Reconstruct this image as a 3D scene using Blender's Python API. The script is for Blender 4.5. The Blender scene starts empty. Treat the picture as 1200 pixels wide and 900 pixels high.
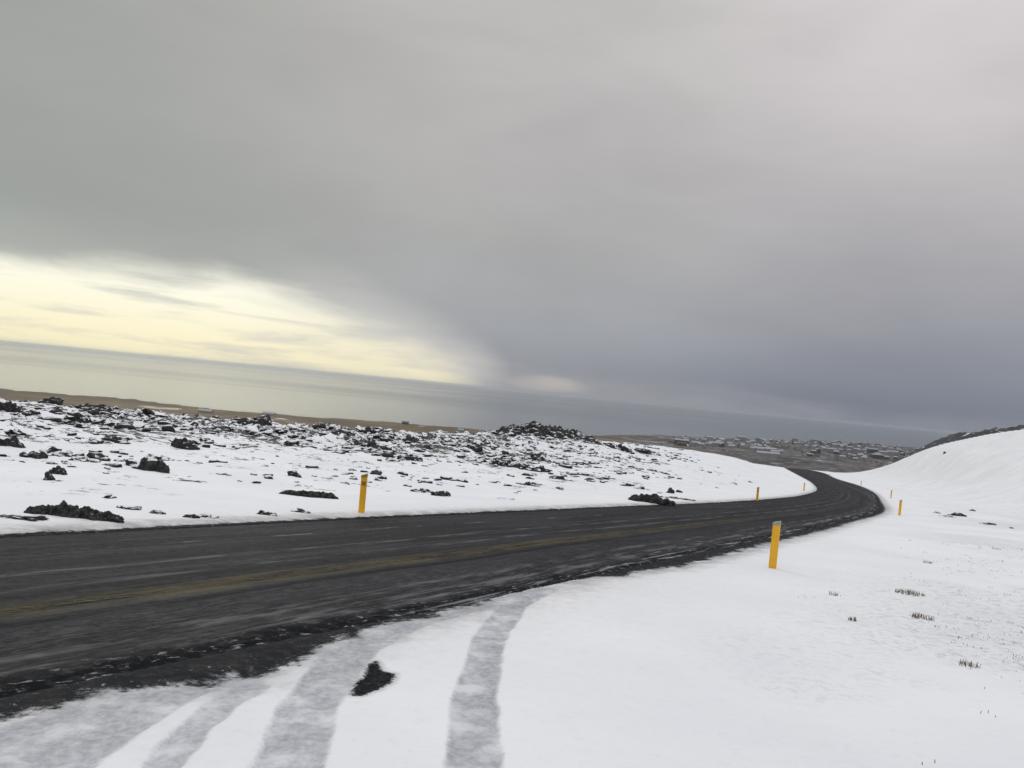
import bpy, bmesh, math, random
import numpy as np
from mathutils import Vector, Matrix, noise as mn
random.seed(7); rng = np.random.default_rng(7)
S = bpy.context.scene
COL = S.collection

# ------------------------------------------------------------------ camera
F = 924.0; CAMZ = 1.85
RHO = math.atan(.095); PIT = .0075*math.cos(RHO)
cam = bpy.data.cameras.new('camera'); co = bpy.data.objects.new('camera', cam); COL.objects.link(co)
cam.sensor_width = 36; cam.lens = 36*F/1200; cam.clip_start = .1; cam.clip_end = 250000
def wv(a, b, c):      # camera-frame (right, up, forward) -> world
    X = a*math.cos(RHO)-b*math.sin(RHO); Z = a*math.sin(RHO)+b*math.cos(RHO)
    return Vector((X, c*math.cos(PIT)-Z*math.sin(PIT), Z*math.cos(PIT)+c*math.sin(PIT)))
M3 = Matrix((wv(1, 0, 0), wv(0, 1, 0), -wv(0, 0, 1))).transposed()
co.matrix_world = Matrix.Translation((0, 0, CAMZ)) @ M3.to_4x4()
S.camera = co

# ------------------------------------------------------------------ numpy noise
PERM = rng.permutation(4096).astype(np.int64)
VAL = rng.random(4096)
def h2(ix, iy): return VAL[PERM[(PERM[ix & 4095]+iy) & 4095]]
def vnoise(x, y):
    ix = np.floor(x).astype(np.int64); iy = np.floor(y).astype(np.int64)
    fx = x-ix; fy = y-iy
    fx = fx*fx*fx*(fx*(fx*6-15)+10); fy = fy*fy*fy*(fy*(fy*6-15)+10)
    a = h2(ix, iy); b = h2(ix+1, iy); c = h2(ix, iy+1); d = h2(ix+1, iy+1)
    return (a+(b-a)*fx)+((c+(d-c)*fx)-(a+(b-a)*fx))*fy
def fbm(x, y, o=4, g=.5):
    s = 0; a = 1; n = 0
    for k in range(o):
        s = s+a*vnoise(x+17.3*k, y-9.1*k); n += a; a *= g
        x, y = x*1.71-y*1.05, x*1.05+y*1.71
    return s/n
def ridged(x, y, o=4):
    s = 0; a = 1; n = 0
    for k in range(o):
        s = s+a*(1-np.abs(2*vnoise(x+7.7*k, y+3.3*k)-1))**2; n += a; a *= .55
        x, y = x*1.71-y*1.05, x*1.05+y*1.71
    return s/n
def sst(a, b, x):
    t = np.clip((x-a)/(b-a), 0, 1); return t*t*(3-2*t)

# ------------------------------------------------------------------ landform
_y = np.arange(-400, 7000, 2.0)
_b = -np.interp(_y, [-400, -100, 100, 300, 340, 1100, 7000], [-12, -7, 7, 17.8, 20.4, 96, 96])
_k = np.hanning(31); _k /= _k.sum()
_bs = np.convolve(np.pad(_b, 15, mode='edge'), _k, 'valid')
def base(y): return np.interp(y, _y, _bs)

LE = [(-44, -51.5), (-23.5, -17), (-12.4, 1.3), (-6.75, 10.76), (-3.02, 17.2), (.34, 22.62), (4.84, 29.9), (11.0, 39.9), (17.78, 52.0), (24.6, 65.5), (36.4, 92.3), (48.5, 124.9), (60.7, 161.8), (78, 215), (98.6, 278), (121, 345), (150, 430)]
RE = [(-38.2, -55), (-17.6, -20.5), (-6.6, -2), (-2.7, 4.48), (-1.7, 5.95), (.24, 9.0), (4.15, 15.47), (9.33, 23.8), (14.77, 33.0), (22.4, 46.2), (31.5, 65.5), (48.9, 104.0), (61.5, 137), (75.6, 180), (103.2, 256), (129, 340), (158, 427)]
def catmull(P, step=.5):
    P = [np.array(p, float) for p in P]; out = []
    P = [2*P[0]-P[1]]+P+[2*P[-1]-P[-2]]
    for i in range(1, len(P)-2):
        n = max(2, int(np.linalg.norm(P[i+1]-P[i])/step))
        for t in np.arange(n)/n:
            a, b, c, d = P[i-1:i+3]
            out.append(.5*(2*b+(c-a)*t+(2*a-5*b+4*c-d)*t*t+(3*b-a-3*c+d)*t**3))
    out.append(P[-2]); return np.array(out)
LP = catmull(LE); RP = catmull(RE)
def resample(P, n):
    d = np.r_[0, np.cumsum(np.linalg.norm(np.diff(P, axis=0), axis=1))]
    s = np.linspace(0, d[-1], n); return np.c_[np.interp(s, d, P[:, 0]), np.interp(s, d, P[:, 1])], s
def sdist(px, py, P):
    """signed distance to a polyline, positive on its right-hand side; also returns arclength param"""
    best = np.full(px.shape, 1e9); sg = np.zeros(px.shape); par = np.zeros(px.shape); acc = 0
    for i in range(len(P)-1):
        a = P[i]; d = P[i+1]-a; l = np.hypot(*d)
        t0 = ((px-a[0])*d[0]+(py-a[1])*d[1])/(l*l); t = np.clip(t0, 0, 1)
        qx = px-a[0]-d[0]*t; qy = py-a[1]-d[1]*t; r = np.hypot(qx, qy)
        m = r < best-1e-9
        best = np.where(m, r, best); par = np.where(m, acc+i+t, par)
        sg = np.where(m, np.where(d[1]*qx-d[0]*qy > 0, 1., -1.), sg)
    return best*sg, par
LQ, _ = resample(LP, 120); RQ, _ = resample(RP, 120)
# crest of the lava field (left) and of the hill (right): x, y, height above the road plane
CL = np.array([(-190, 20, .6), (-110, 45, .8), (-47, 70, 1.2), (-24, 76, 1.45), (-8, 84, 2.1), (2, 90, 2.9), (13, 98, 3.2), (24, 112, 3.3), (37, 136, 2.9), (46, 158, 2.1), (56, 190, 1.6), (72, 235, 1.0), (90, 290, .5), (120, 380, .2)])
CR = np.array([(330, 800, 0), (260, 620, 0), (185, 430, -.6), (158, 370, -.4), (132, 312, .6), (117, 255, 4.6), (106, 206, 8.2), (100, 175, 11.1), (98, 150, 13.3), (97, 110, 14.8), (92, 60, 14), (85, 10, 11), (70, -60, 10)])
def smooth3(C, n=46):
    P = [2*C[0]-C[1]]+list(C)+[2*C[-1]-C[-2]]; out = []
    for i in range(1, len(P)-2):
        for t in np.arange(4)/4:
            a, b, c, d = P[i-1:i+3]; out.append(.5*(2*b+(c-a)*t+(2*a-5*b+4*c-d)*t*t+(3*b-a-3*c+d)*t**3))
    return np.array(out+[P[-2]])
CL = smooth3(CL); CR = smooth3(CR)
def polyval(C, par): return np.interp(par, np.arange(len(C)), C[:, 2])
def coastY(x, y):
    r = x/np.maximum(y, 1)
    return np.interp(r, [-2, -.72, -.35, -.05, .1, .2, .3, .42, .55, .8, 2], [1500, 1690, 1640, 1760, 1980, 2500, 2900, 3700, 4300, 4700, 5200])

def track_lines():
    return [  # (polyline px, halfwidth m, strength)
        ([(335, 930), (343, 900), (360, 845), (395, 790), (450, 745), (500, 722)], .185, 1.0),
        ([(430, 765), (480, 738), (560, 714), (630, 697)], .17, .75),
        ([(553, 935), (555, 900), (556, 830), (571, 760), (603, 714), (640, 695)], .155, .95),
        ([(40, 925), (110, 872), (170, 835), (235, 800), (290, 778)], .23, 1.),
        ([(190, 915), (225, 870), (262, 835), (300, 812)], .12, .7),
        ([(-30, 905), (35, 866), (100, 838), (150, 822)], .17, 1.)]
def hitplane(u, v):
    xr = (u-600)/F; yu = -(v-450)/F; d = wv(xr, yu, 1)
    t = CAMZ/(-d.z-.07*d.y); return (d.x*t, d.y*t)
TR = [(np.array([hitplane(*q) for q in pl]), w, s) for pl, w, s in track_lines()]
PATCH = np.array([hitplane(*q) for q in [(411, 829), (415, 815), (426, 806), (431, 790), (440, 785), (446, 798), (461, 801), (457, 811), (442, 821), (422, 829)]])
def inpoly(px, py, P):
    ins = np.zeros(px.shape, bool); n = len(P)
    for i in range(n):
        x1, y1 = P[i]; x2, y2 = P[(i+1) % n]
        c = ((y1 > py) != (y2 > py)) & (px < (x2-x1)*(py-y1)/(y2-y1+1e-12)+x1); ins ^= c
    return ins

def terrain(x, y, attrs=False):
    """ground height; x, y arrays"""
    x = np.asarray(x, float); y = np.asarray(y, float)
    el, _ = sdist(x, y, LQ); er, _ = sdist(x, y, RQ)
    el = -el                      # positive left of the road
    r = np.hypot(x, y)
    z = base(y)
    far = r > 700
    # left field
    g, par = sdist(x, y, CL[:, :2]); A = polyval(CL, par)
    g = -g                       # positive beyond the crest
    left = el > -.3
    t = np.where(g < 0, np.clip(el, 0, None)/(np.clip(el, 0, None)+np.abs(g)+.01), 1)
    tt = t*t*(3-2*t)
    beyond = np.where(g > 0, -.012*np.clip(g, 0, None)**2/(1+.1*np.clip(g, 0, None))-0, 0)
    addL = A*tt+np.maximum(beyond, -9)
    lava = np.where(left, sst(1.5, 10, el)*np.clip(.36+.9*sst(.12, .62, tt), 0, 1), 0)*(1-sst(120, 170, y))
    smoothbank = sst(95, 125, y-1.1*(x-18))*0
    q = np.clip(1-sst(13, 29, x)*sst(55, 75, y), 0, 1)     # smooth snowbank on the inside of the bend
    lava = lava*q*(1-.5*sst(-4, 12, x))
    rough = (ridged(x/5.2, y/5.2, 4)-.45)*1.35+(ridged(x/1.5, y/1.5, 3)-.45)*.5*(1-.5*sst(40, 90, r))
    addL = addL+lava*rough*(.35+.65*sst(.3, .9, tt))+sst(.5, 5, el)*(fbm(x/3., y/3., 3)-.5)*.22
    # right hill
    g2, par2 = sdist(x, y, CR[:, :2]); A2 = polyval(CR, par2)
    g2 = -g2                     # positive beyond the crest (east)
    er_ = np.clip(er-8, 0, None)
    t2 = np.where(g2 < 0, er_/(er_+np.abs(g2)+.01), 1)
    tt2 = .15*t2*t2*(3-2*t2)+.85*t2
    addR = (A2*tt2-np.clip(g2, 0, None)*.02)*sst(7, 22, er)
    addR = addR-.10*np.exp(-((er-10.5)/3.)**2)*sst(20, 35, y)
    addR = addR+sst(1.5, 8, er)*((fbm(x/6, y/6, 2)-.5)*.30*(1-.7*sst(60, 120, r))+(fbm(x/1.6, y/1.6, 2)-.5)*.09*(1-sst(22, 50, r)))+sst(20, 50, er)*(fbm(x/24, y/24, 2)-.5)*.7
    add = np.where(el > 0, addL, np.where(er > 0, addR, 0))
    z = z+add*(1-sst(420, 900, r))
    # dark hill behind the right-hand slope
    hill = np.exp(-(((x-430)/200.)**2+((y-590)/85.)**2))
    hill = np.clip(hill-.13, 0, 1)/.87*sst(258, 330, x)
    z = z+hill*(60+14*(ridged(x/40, y/40, 4)-.5))
    # lowland and shore
    low = sst(-70, -90, z)
    z = z+low*((fbm(x/170, y/170, 4)-.5)*9+(fbm(x/30, y/30, 3)-.5)*2)
    cy = coastY(x, y)+(fbm(x/260, y/260, 4)-.5)*190
    z = z-np.clip((y-cy)/30, 0, 1)*22
    # snow lying over the verge: ragged lip, sinks under the carriageway
    edge = np.maximum(el, er)
    nz = (fbm(x/.32, y/.32, 4)-.5)
    near = 1-sst(25, 60, r)
    wob = edge+nz*.25*near+(fbm(x/1.4, y/1.4, 3)-.5)*.7*near*(1-.75*sst(9, 18, r))+.02+.30*sst(-.5, -.2, el)+.30*sst(6.2, 7.4, y)*(1-sst(10.5, 13, y))*(er > -2)
    lip = -.14+.163*sst(-.60, -.38, edge)+.045*sst(-.1, .5, wob)+.02*sst(.3, 1.6, wob)
    fm = 1-sst(10, 26, r)
    micro = fm*((fbm(x/.5, y/.5, 3)-.5)*.022+(fbm(x/.13, y/.13, 2)-.5)*.006)*sst(0, .5, edge)
    tr = np.zeros(x.shape); tlong = np.zeros(x.shape)
    nearm = r < 14
    if nearm.any():
        xs, ys = x[nearm], y[nearm]; m = np.zeros(xs.shape); wb = (fbm(xs/.25, ys/.25, 3)-.5)*.05
        for P, w, s in TR:
            d, pr = sdist(xs, ys, P); d = np.abs(d)+wb
            m = np.maximum(m, s*np.clip(.5+(1-d/w)*1.7, 0, 1))
        tr[nearm] = m
    z = z+lip*(1-sst(700, 900, r))+micro-.02*sst(.3, .8, tr)*sst(-.1, .2, edge)
    if not attrs: return z
    pt = np.zeros(x.shape)
    if nearm.any():
        db = np.full(xs.shape, 9.)
        for i in range(len(PATCH)):
            db = np.minimum(db, np.abs(sdist(xs, ys, PATCH[[i, (i+1) % len(PATCH)]])[0]))
        ins = inpoly(xs, ys, PATCH); pt[nearm] = np.clip(.5+np.where(ins, db, -db)/.16, 0, 1)
    z = z-.015*sst(.4, .8, pt)
    vg = sst(.42, .60, fbm(x/4.2+3, y/5.5, 4)+.15*np.exp(-((x-7.5)/4.)**2-((y-9)/6.)**2)+.10*np.exp(-((x-27)/8.)**2-((y-42)/12.)**2)-.02)
    vg = vg*(1-.65*sst(45, 80, r))+.12*sst(40, 80, r)
    dirt = np.exp(-np.clip(edge, 0, None)/.45)*(edge > -.5)*(1-sst(60, 140, r))
    speck = sst(1.5, 4.5, er)*(1-sst(250, 400, r))*(er > 0)
    return z, dict(low=low, lava=lava, track=tr, bare=pt, dirt=dirt, cover=np.clip(wob, -1, 1), hillrock=sst(0, .04, hill), speck=speck, veg=vg)
def tz(x, y): return float(terrain(np.array([x]), np.array([y]))[0])
def hit(u, v, tmax=6000):
    """where the line of sight through a photo pixel meets the ground (used only to survey positions)"""
    d = wv((u-600)/F, -(v-450)/F, 1); hd = math.hypot(d.x, d.y)
    t = np.geomspace(2, tmax, 2600)/hd
    z = terrain(d.x*t, d.y*t); s = np.where(CAMZ+d.z*t < z)[0]
    if len(s) == 0: return None
    k = t[s[0]]; return d.x*k, d.y*k, float(z[s[0]])
def at(u, Y):        # ground point at forward distance Y under photo column u (v near the horizon)
    v = 400+.095*u+60
    d = wv((u-600)/F, -(v-450)/F, 1); x = d.x/d.y*Y; return x, Y

# ------------------------------------------------------------------ material helpers
class NT:
    def __init__(s, nt): s.nt = nt
    def n(s, typ, **kw):
        nd = s.nt.nodes.new(typ)
        for k, v in kw.items():
            if k.startswith('_'): setattr(nd, k[1:], v)
        for k, v in kw.items():
            if not k.startswith('_'):
                key = int(k[1:]) if k[0] == 'i' and k[1:].isdigit() else k.replace('__', ' ')
                s.set(nd.inputs[key], v)
        return nd
    def set(s, inp, v):
        if isinstance(v, bpy.types.NodeSocket): s.nt.links.new(v, inp)
        else:
            try: inp.default_value = v
            except Exception: inp.default_value = tuple(v)+(1,)
    def m(s, op, a, b=None, c=None, clamp=False):
        nd = s.nt.nodes.new('ShaderNodeMath'); nd.operation = op; nd.use_clamp = clamp
        s.set(nd.inputs[0], a)
        if b is not None: s.set(nd.inputs[1], b)
        if c is not None: s.set(nd.inputs[2], c)
        return nd.outputs[0]
    def mix(s, f, a, b):
        nd = s.nt.nodes.new('ShaderNodeMix'); nd.data_type = 'RGBA'
        s.set(nd.inputs[0], f)
        for i, v in ((6, a), (7, b)):
            if isinstance(v, bpy.types.NodeSocket): s.nt.links.new(v, nd.inputs[i])
            else: nd.inputs[i].default_value = tuple(v)[:3]+(1,)
        return nd.outputs[2]
    def ss(s, x, a, b, lo=0., hi=1., lin=False):
        nd = s.nt.nodes.new('ShaderNodeMapRange'); nd.interpolation_type = 'LINEAR' if lin else 'SMOOTHSTEP'
        s.set(nd.inputs[0], x); s.set(nd.inputs[1], a); s.set(nd.inputs[2], b); s.set(nd.inputs[3], lo); s.set(nd.inputs[4], hi)
        return nd.outputs[0]
    def noise(s, vec, scale, detail=4, rough=.55, dist=0., typ='FBM'):
        nd = s.nt.nodes.new('ShaderNodeTexNoise'); nd.noise_type = typ
        s.set(nd.inputs['Vector'], vec); nd.inputs['Scale'].default_value = scale; nd.inputs['Detail'].default_value = detail
        nd.inputs['Roughness'].default_value = rough; nd.inputs['Distortion'].default_value = dist
        return nd.outputs['Fac']
    def mapv(s, vec, sc=(1, 1, 1), loc=(0, 0, 0), rot=(0, 0, 0)):
        nd = s.nt.nodes.new('ShaderNodeMapping'); s.set(nd.inputs[0], vec)
        nd.inputs['Scale'].default_value = sc; nd.inputs['Location'].default_value = loc; nd.inputs['Rotation'].default_value = rot
        return nd.outputs[0]
    def attr(s, name):
        nd = s.nt.nodes.new('ShaderNodeAttribute'); nd.attribute_name = name; return nd.outputs['Fac']
    def bump(s, h, strength, dist=.05, normal=None):
        nd = s.nt.nodes.new('ShaderNodeBump'); s.set(nd.inputs['Height'], h); nd.inputs['Strength'].default_value = strength
        nd.inputs['Distance'].default_value = dist
        if normal is not None: s.set(nd.inputs['Normal'], normal)
        return nd.outputs[0]
def mat(name):
    m = bpy.data.materials.new(name); m.use_nodes = True; nt = NT(m.node_tree)
    b = m.node_tree.nodes['Principled BSDF']; return m, nt, b
def setp(nt, b, **kw):
    for k, v in kw.items(): nt.set(b.inputs[k.replace('__', ' ')], v)
def s2l(*c): return tuple(((v/255+.055)/1.055)**2.4 if v > 10 else v/255/12.92 for v in c)

# snow-covered ground
def ground_mat():
    m, t, b = mat('snowy_ground')
    pos = t.n('ShaderNodeNewGeometry').outputs['Position']
    low, lava, trk, bare, dirt, hr, sp = [t.attr(k) for k in ('low', 'lava', 'track', 'bare', 'dirt', 'hillrock', 'speck')]
    cover = t.attr('cover')
    nz = t.n('ShaderNodeSeparateXYZ', Vector=t.n('ShaderNodeNewGeometry').outputs['Normal']).outputs[2]
    # snow
    n1 = t.noise(pos, .35, 4); n2 = t.noise(pos, 9, 5, .6); n3 = t.noise(pos, 60, 3, .6)
    c = t.mix(t.ss(n1, .3, .7), (.79, .805, .83), (.86, .865, .875))
    c = t.mix(t.m('MULTIPLY', t.ss(n2, .52, .78), .16), c, (.55, .56, .58))
    # verge dirt
    c = t.mix(t.m('MULTIPLY', dirt, t.ss(n2, .3, .7, .15, .6)), c, (.52, .47, .40))
    # thin snow with vegetation coming through on the right field
    big = t.attr('veg')
    fine = t.noise(pos, 5.5, 7, .75)
    fine2 = t.noise(pos, 11, 6, .75)
    veg = t.m('MULTIPLY', t.ss(fine, .53, .60), big)
    veg2 = t.m('MULTIPLY', t.ss(fine2, .47, .62), t.m('MULTIPLY', big, .7))
    veg = t.m('MULTIPLY', t.m('MAXIMUM', veg, veg2), sp)
    c = t.mix(t.m('MULTIPLY', veg, .34), c, (.15, .135, .12))
    # broad faint patches of ground showing
    c = t.mix(t.m('MULTIPLY', t.m('MULTIPLY', big, sp), .07), c, (.42, .40, .38))
    # lava rock through snow
    w = t.noise(pos, .9, 9, .72, .4); w2 = t.noise(t.mapv(pos, (1, 1, 2.2)), 3.1, 7, .7, .3)
    w0 = t.noise(pos, .22, 4, .6)
    ln = t.m('ADD', t.m('MULTIPLY', t.m('SUBTRACT', w0, .5), .30), t.m('ADD', t.m('MULTIPLY', w, .6), t.m('MULTIPLY', w2, .4)))
    thr = t.ss(lava, 0, 1, .605, .495, True)
    steep = t.ss(nz, .97, .72, 0, .09)
    f = t.m('SUBTRACT', t.m('ADD', ln, steep), thr)
    rock = t.m('MULTIPLY', t.ss(f, 0, .018), t.ss(lava, .02, .12))
    rc = t.mix(t.ss(t.noise(pos, 6, 5, .7), .35, .7), (.018, .019, .019), (.075, .073, .07))
    c = t.mix(rock, c, rc)
    # dark lava hill with snow streaks
    hn = t.noise(t.mapv(pos, (.05, .05, .16)), 1.6, 8, .7, .6)
    hc = t.mix(t.ss(hn, .56, .64), (.045, .045, .05), (.75, .76, .78))
    c = t.mix(hr, c, hc)
    # lowland: yellow-brown grass, moor and snow patches
    pxyz = t.n('ShaderNodeSeparateXYZ', Vector=pos)
    east = t.ss(t.m('ADD', pxyz.outputs[0], t.m('MULTIPLY', t.noise(pos, .004, 3), 500)), 150, 900)
    ln1 = t.noise(pos, .006, 7, .65, .5); ln2 = t.noise(pos, .03, 6, .7)
    gw = t.mix(t.ss(ln1, .35, .65), (.085, .058, .027), (.17, .12, .055))
    gw = t.mix(t.ss(ln2, .5, .7, 0, .6), gw, (.06, .05, .035))
    ge = t.mix(t.ss(ln1, .4, .6), (.035, .034, .033), (.12, .105, .095))
    ge = t.mix(t.ss(ln2, .53, .62, 0, .55), ge, (.38, .38, .39))
    lc = t.mix(east, gw, ge)
    lc = t.mix(t.ss(t.noise(pos, .0075, 6, .6, .8), .66, .69, 0, .8), lc, (.72, .72, .73))
    c = t.mix(low, c, lc)
    # compressed slush in the wheel tracks
    st = t.noise(t.mapv(pos, (15, 12, 15), (0, 0, 0), (0, 0, -.15)), 1.2, 7, .7)
    sb = t.noise(pos, 3.2, 6, .6)
    tc = t.mix(t.ss(st, .30, .70), (.215, .23, .26), (.46, .475, .51))
    tc = t.mix(t.ss(sb, .48, .70, 0, .75), tc, (.70, .71, .735))
    nf = t.noise(pos, 34, 5, .65)
    c = t.mix(t.m('MULTIPLY', t.ss(t.m('ADD', bare, t.m('MULTIPLY', t.m('SUBTRACT', nf, .5), .5)), .02, .4), .45), c, (.33, .34, .36))
    tk = t.ss(t.m('ADD', trk, t.m('MULTIPLY', t.m('SUBTRACT', nf, .5), .55)), .28, .78)
    tk = t.m('MULTIPLY', tk, t.ss(sb, .28, .6, .95, .7))
    trk = tk
    # wet grit where the snow has gone: a bare patch and the thin ragged margin of the carriageway
    gsc = t.noise(pos, 45, 5, .7); gs2 = t.noise(pos, 13, 6, .72, .4); gs3 = t.noise(pos, 3.5, 6, .6, .3)
    bc = t.mix(t.ss(t.m('ADD', t.m('MULTIPLY', gsc, .5), t.m('MULTIPLY', gs2, .5)), .46, .66), (.007, .009, .011), (.055, .056, .058))
    bare = t.ss(t.m('ADD', bare, t.m('MULTIPLY', t.m('SUBTRACT', nf, .5), .7)), .36, .60)
    c = t.mix(bare, c, bc)
    thin = t.m('ADD', cover, t.m('ADD', t.m('MULTIPLY', t.m('SUBTRACT', gs2, .5), .42), t.m('MULTIPLY', t.m('SUBTRACT', gs3, .5), .55)))
    c = t.mix(t.m('MULTIPLY', t.ss(thin, .75, .03), t.ss(t.noise(pos, 2.1, 5, .6), .35, .6, .3, .85)), c, (.30, .31, .325))
    gcl = t.noise(pos, 9, 7, .75, .3)
    bc2 = t.mix(t.ss(gcl, .44, .68), (.005, .006, .008), (.032, .032, .033))
    cr = t.noise(pos, 17, 5, .7, .5)
    bc2 = t.mix(t.ss(t.m('ADD', cr, t.m('MULTIPLY', thin, .25)), .56, .64, 0, .8), bc2, (.30, .305, .32))
    c = t.mix(t.m('MULTIPLY', t.ss(thin, .10, -.06), .97), c, bc2)
    c = t.mix(t.m('MULTIPLY', tk, t.ss(thin, -.10, .14)), c, tc)
    c = t.mix(bare, c, bc)
    bare = t.m('MAXIMUM', bare, t.ss(thin, .06, -.03))
    t.set(b.inputs['Specular IOR Level'], t.m('SUBTRACT', .2, t.m('MULTIPLY', bare, .18)))
    dr = t.noise(t.mapv(pos, (1.1, 2.6, 1), (0, 0, 0), (0, 0, .5)), 1, 4, .6)
    bh = t.m('ADD', t.m('MULTIPLY', n2, .7), t.m('ADD', t.m('MULTIPLY', n3, .3), t.m('MULTIPLY', dr, 2.2)))
    bh = t.m('ADD', bh, t.m('MULTIPLY', st, t.m('MULTIPLY', trk, .4)))
    rough = t.mix(bare, t.mix(trk, (.75,)*3, (.45,)*3), (.7,)*3)
    setp(t, b, Base__Color=c, Roughness=rough, Normal=t.bump(bh, .35, .03))
    return m

def make_terrain():
    ang = np.unique(np.round(np.concatenate([np.arange(-40, 40, .085), np.arange(40, 60, .25), np.arange(60, 300, 2.), np.arange(300, 320, .25)]), 5))
    a = np.radians(ang); nr = 860
    rr = np.geomspace(1.2, 6800, nr)
    A, R = np.meshgrid(a, rr); X = R*np.sin(A); Y = R*np.cos(A)
    xs = X.ravel(); ys = Y.ravel()
    Z = np.empty(xs.shape); at_ = {}
    CH = 120000
    for i in range(0, len(xs), CH):
        z, d = terrain(xs[i:i+CH], ys[i:i+CH], True); Z[i:i+CH] = z
        for k, v in d.items(): at_.setdefault(k, []).append(v)
    na = len(a); nv = nr*na
    V = np.c_[xs, ys, Z]; V = np.r_[V, [[0, 0, tz(0.01, 0.01)]]]
    I = np.arange(nr-1)[:, None]*na; J = np.arange(na)[None, :]; J2 = (J+1) % na
    q = np.stack([I+J, I+na+J, I+na+J2, I+J2], -1).reshape(-1, 4)[:, ::-1]
    tri = np.stack([np.full(na, nv), J2[0], J[0]], -1)[:, ::-1]
    me = bpy.data.meshes.new('snow_ground')
    me.vertices.add(len(V)); me.vertices.foreach_set('co', V.astype(np.float32).ravel())
    me.loops.add(q.size+tri.size); me.loops.foreach_set('vertex_index', np.r_[q.ravel(), tri.ravel()].astype(np.int32))
    nf = len(q)+len(tri); me.polygons.add(nf)
    ls = np.r_[np.arange(len(q))*4, len(q)*4+np.arange(len(tri))*3].astype(np.int32)
    me.polygons.foreach_set('loop_start', ls)
    me.polygons.foreach_set('use_smooth', np.ones(nf, bool))
    me.update(calc_edges=True)
    for k, v in at_.items():
        at = me.attributes.new(k, 'FLOAT', 'POINT'); at.data.foreach_set('value', np.r_[np.concatenate(v), 0].astype(np.float32))
    me.materials.append(ground_mat())
    o = bpy.data.objects.new('snow_ground', me); COL.objects.link(o); o['kind'] = 'structure'
    if me.polygons[1000].normal.z < 0: me.flip_normals()
make_terrain()

# ------------------------------------------------------------------ object helpers
def tag(o, label, cat, group=None, kind=None):
    if label: o['label'] = label
    if cat: o['category'] = cat
    if group: o['group'] = group
    if kind: o['kind'] = kind
    return o
def mesh_obj(name, verts, faces, m, parent=None, smooth=False):
    me = bpy.data.meshes.new(name); me.from_pydata([tuple(v) for v in verts], [], [tuple(f) for f in faces]); me.update()
    if m: me.materials.append(m)
    if smooth: me.polygons.foreach_set('use_smooth', [True]*len(me.polygons))
    o = bpy.data.objects.new(name, me); COL.objects.link(o)
    if parent: o.parent = parent
    return o
def empty(name, loc, rz=0):
    o = bpy.data.objects.new(name, None); COL.objects.link(o); o.location = loc; o.rotation_euler = (0, 0, rz); o.empty_display_size = .2
    return o
def box(x0, x1, y0, y1, z0, z1):
    v = [(x0, y0, z0), (x1, y0, z0), (x1, y1, z0), (x0, y1, z0), (x0, y0, z1), (x1, y0, z1), (x1, y1, z1), (x0, y1, z1)]
    f = [(0, 3, 2, 1), (4, 5, 6, 7), (0, 1, 5, 4), (1, 2, 6, 5), (2, 3, 7, 6), (3, 0, 4, 7)]
    return v, f

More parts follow.
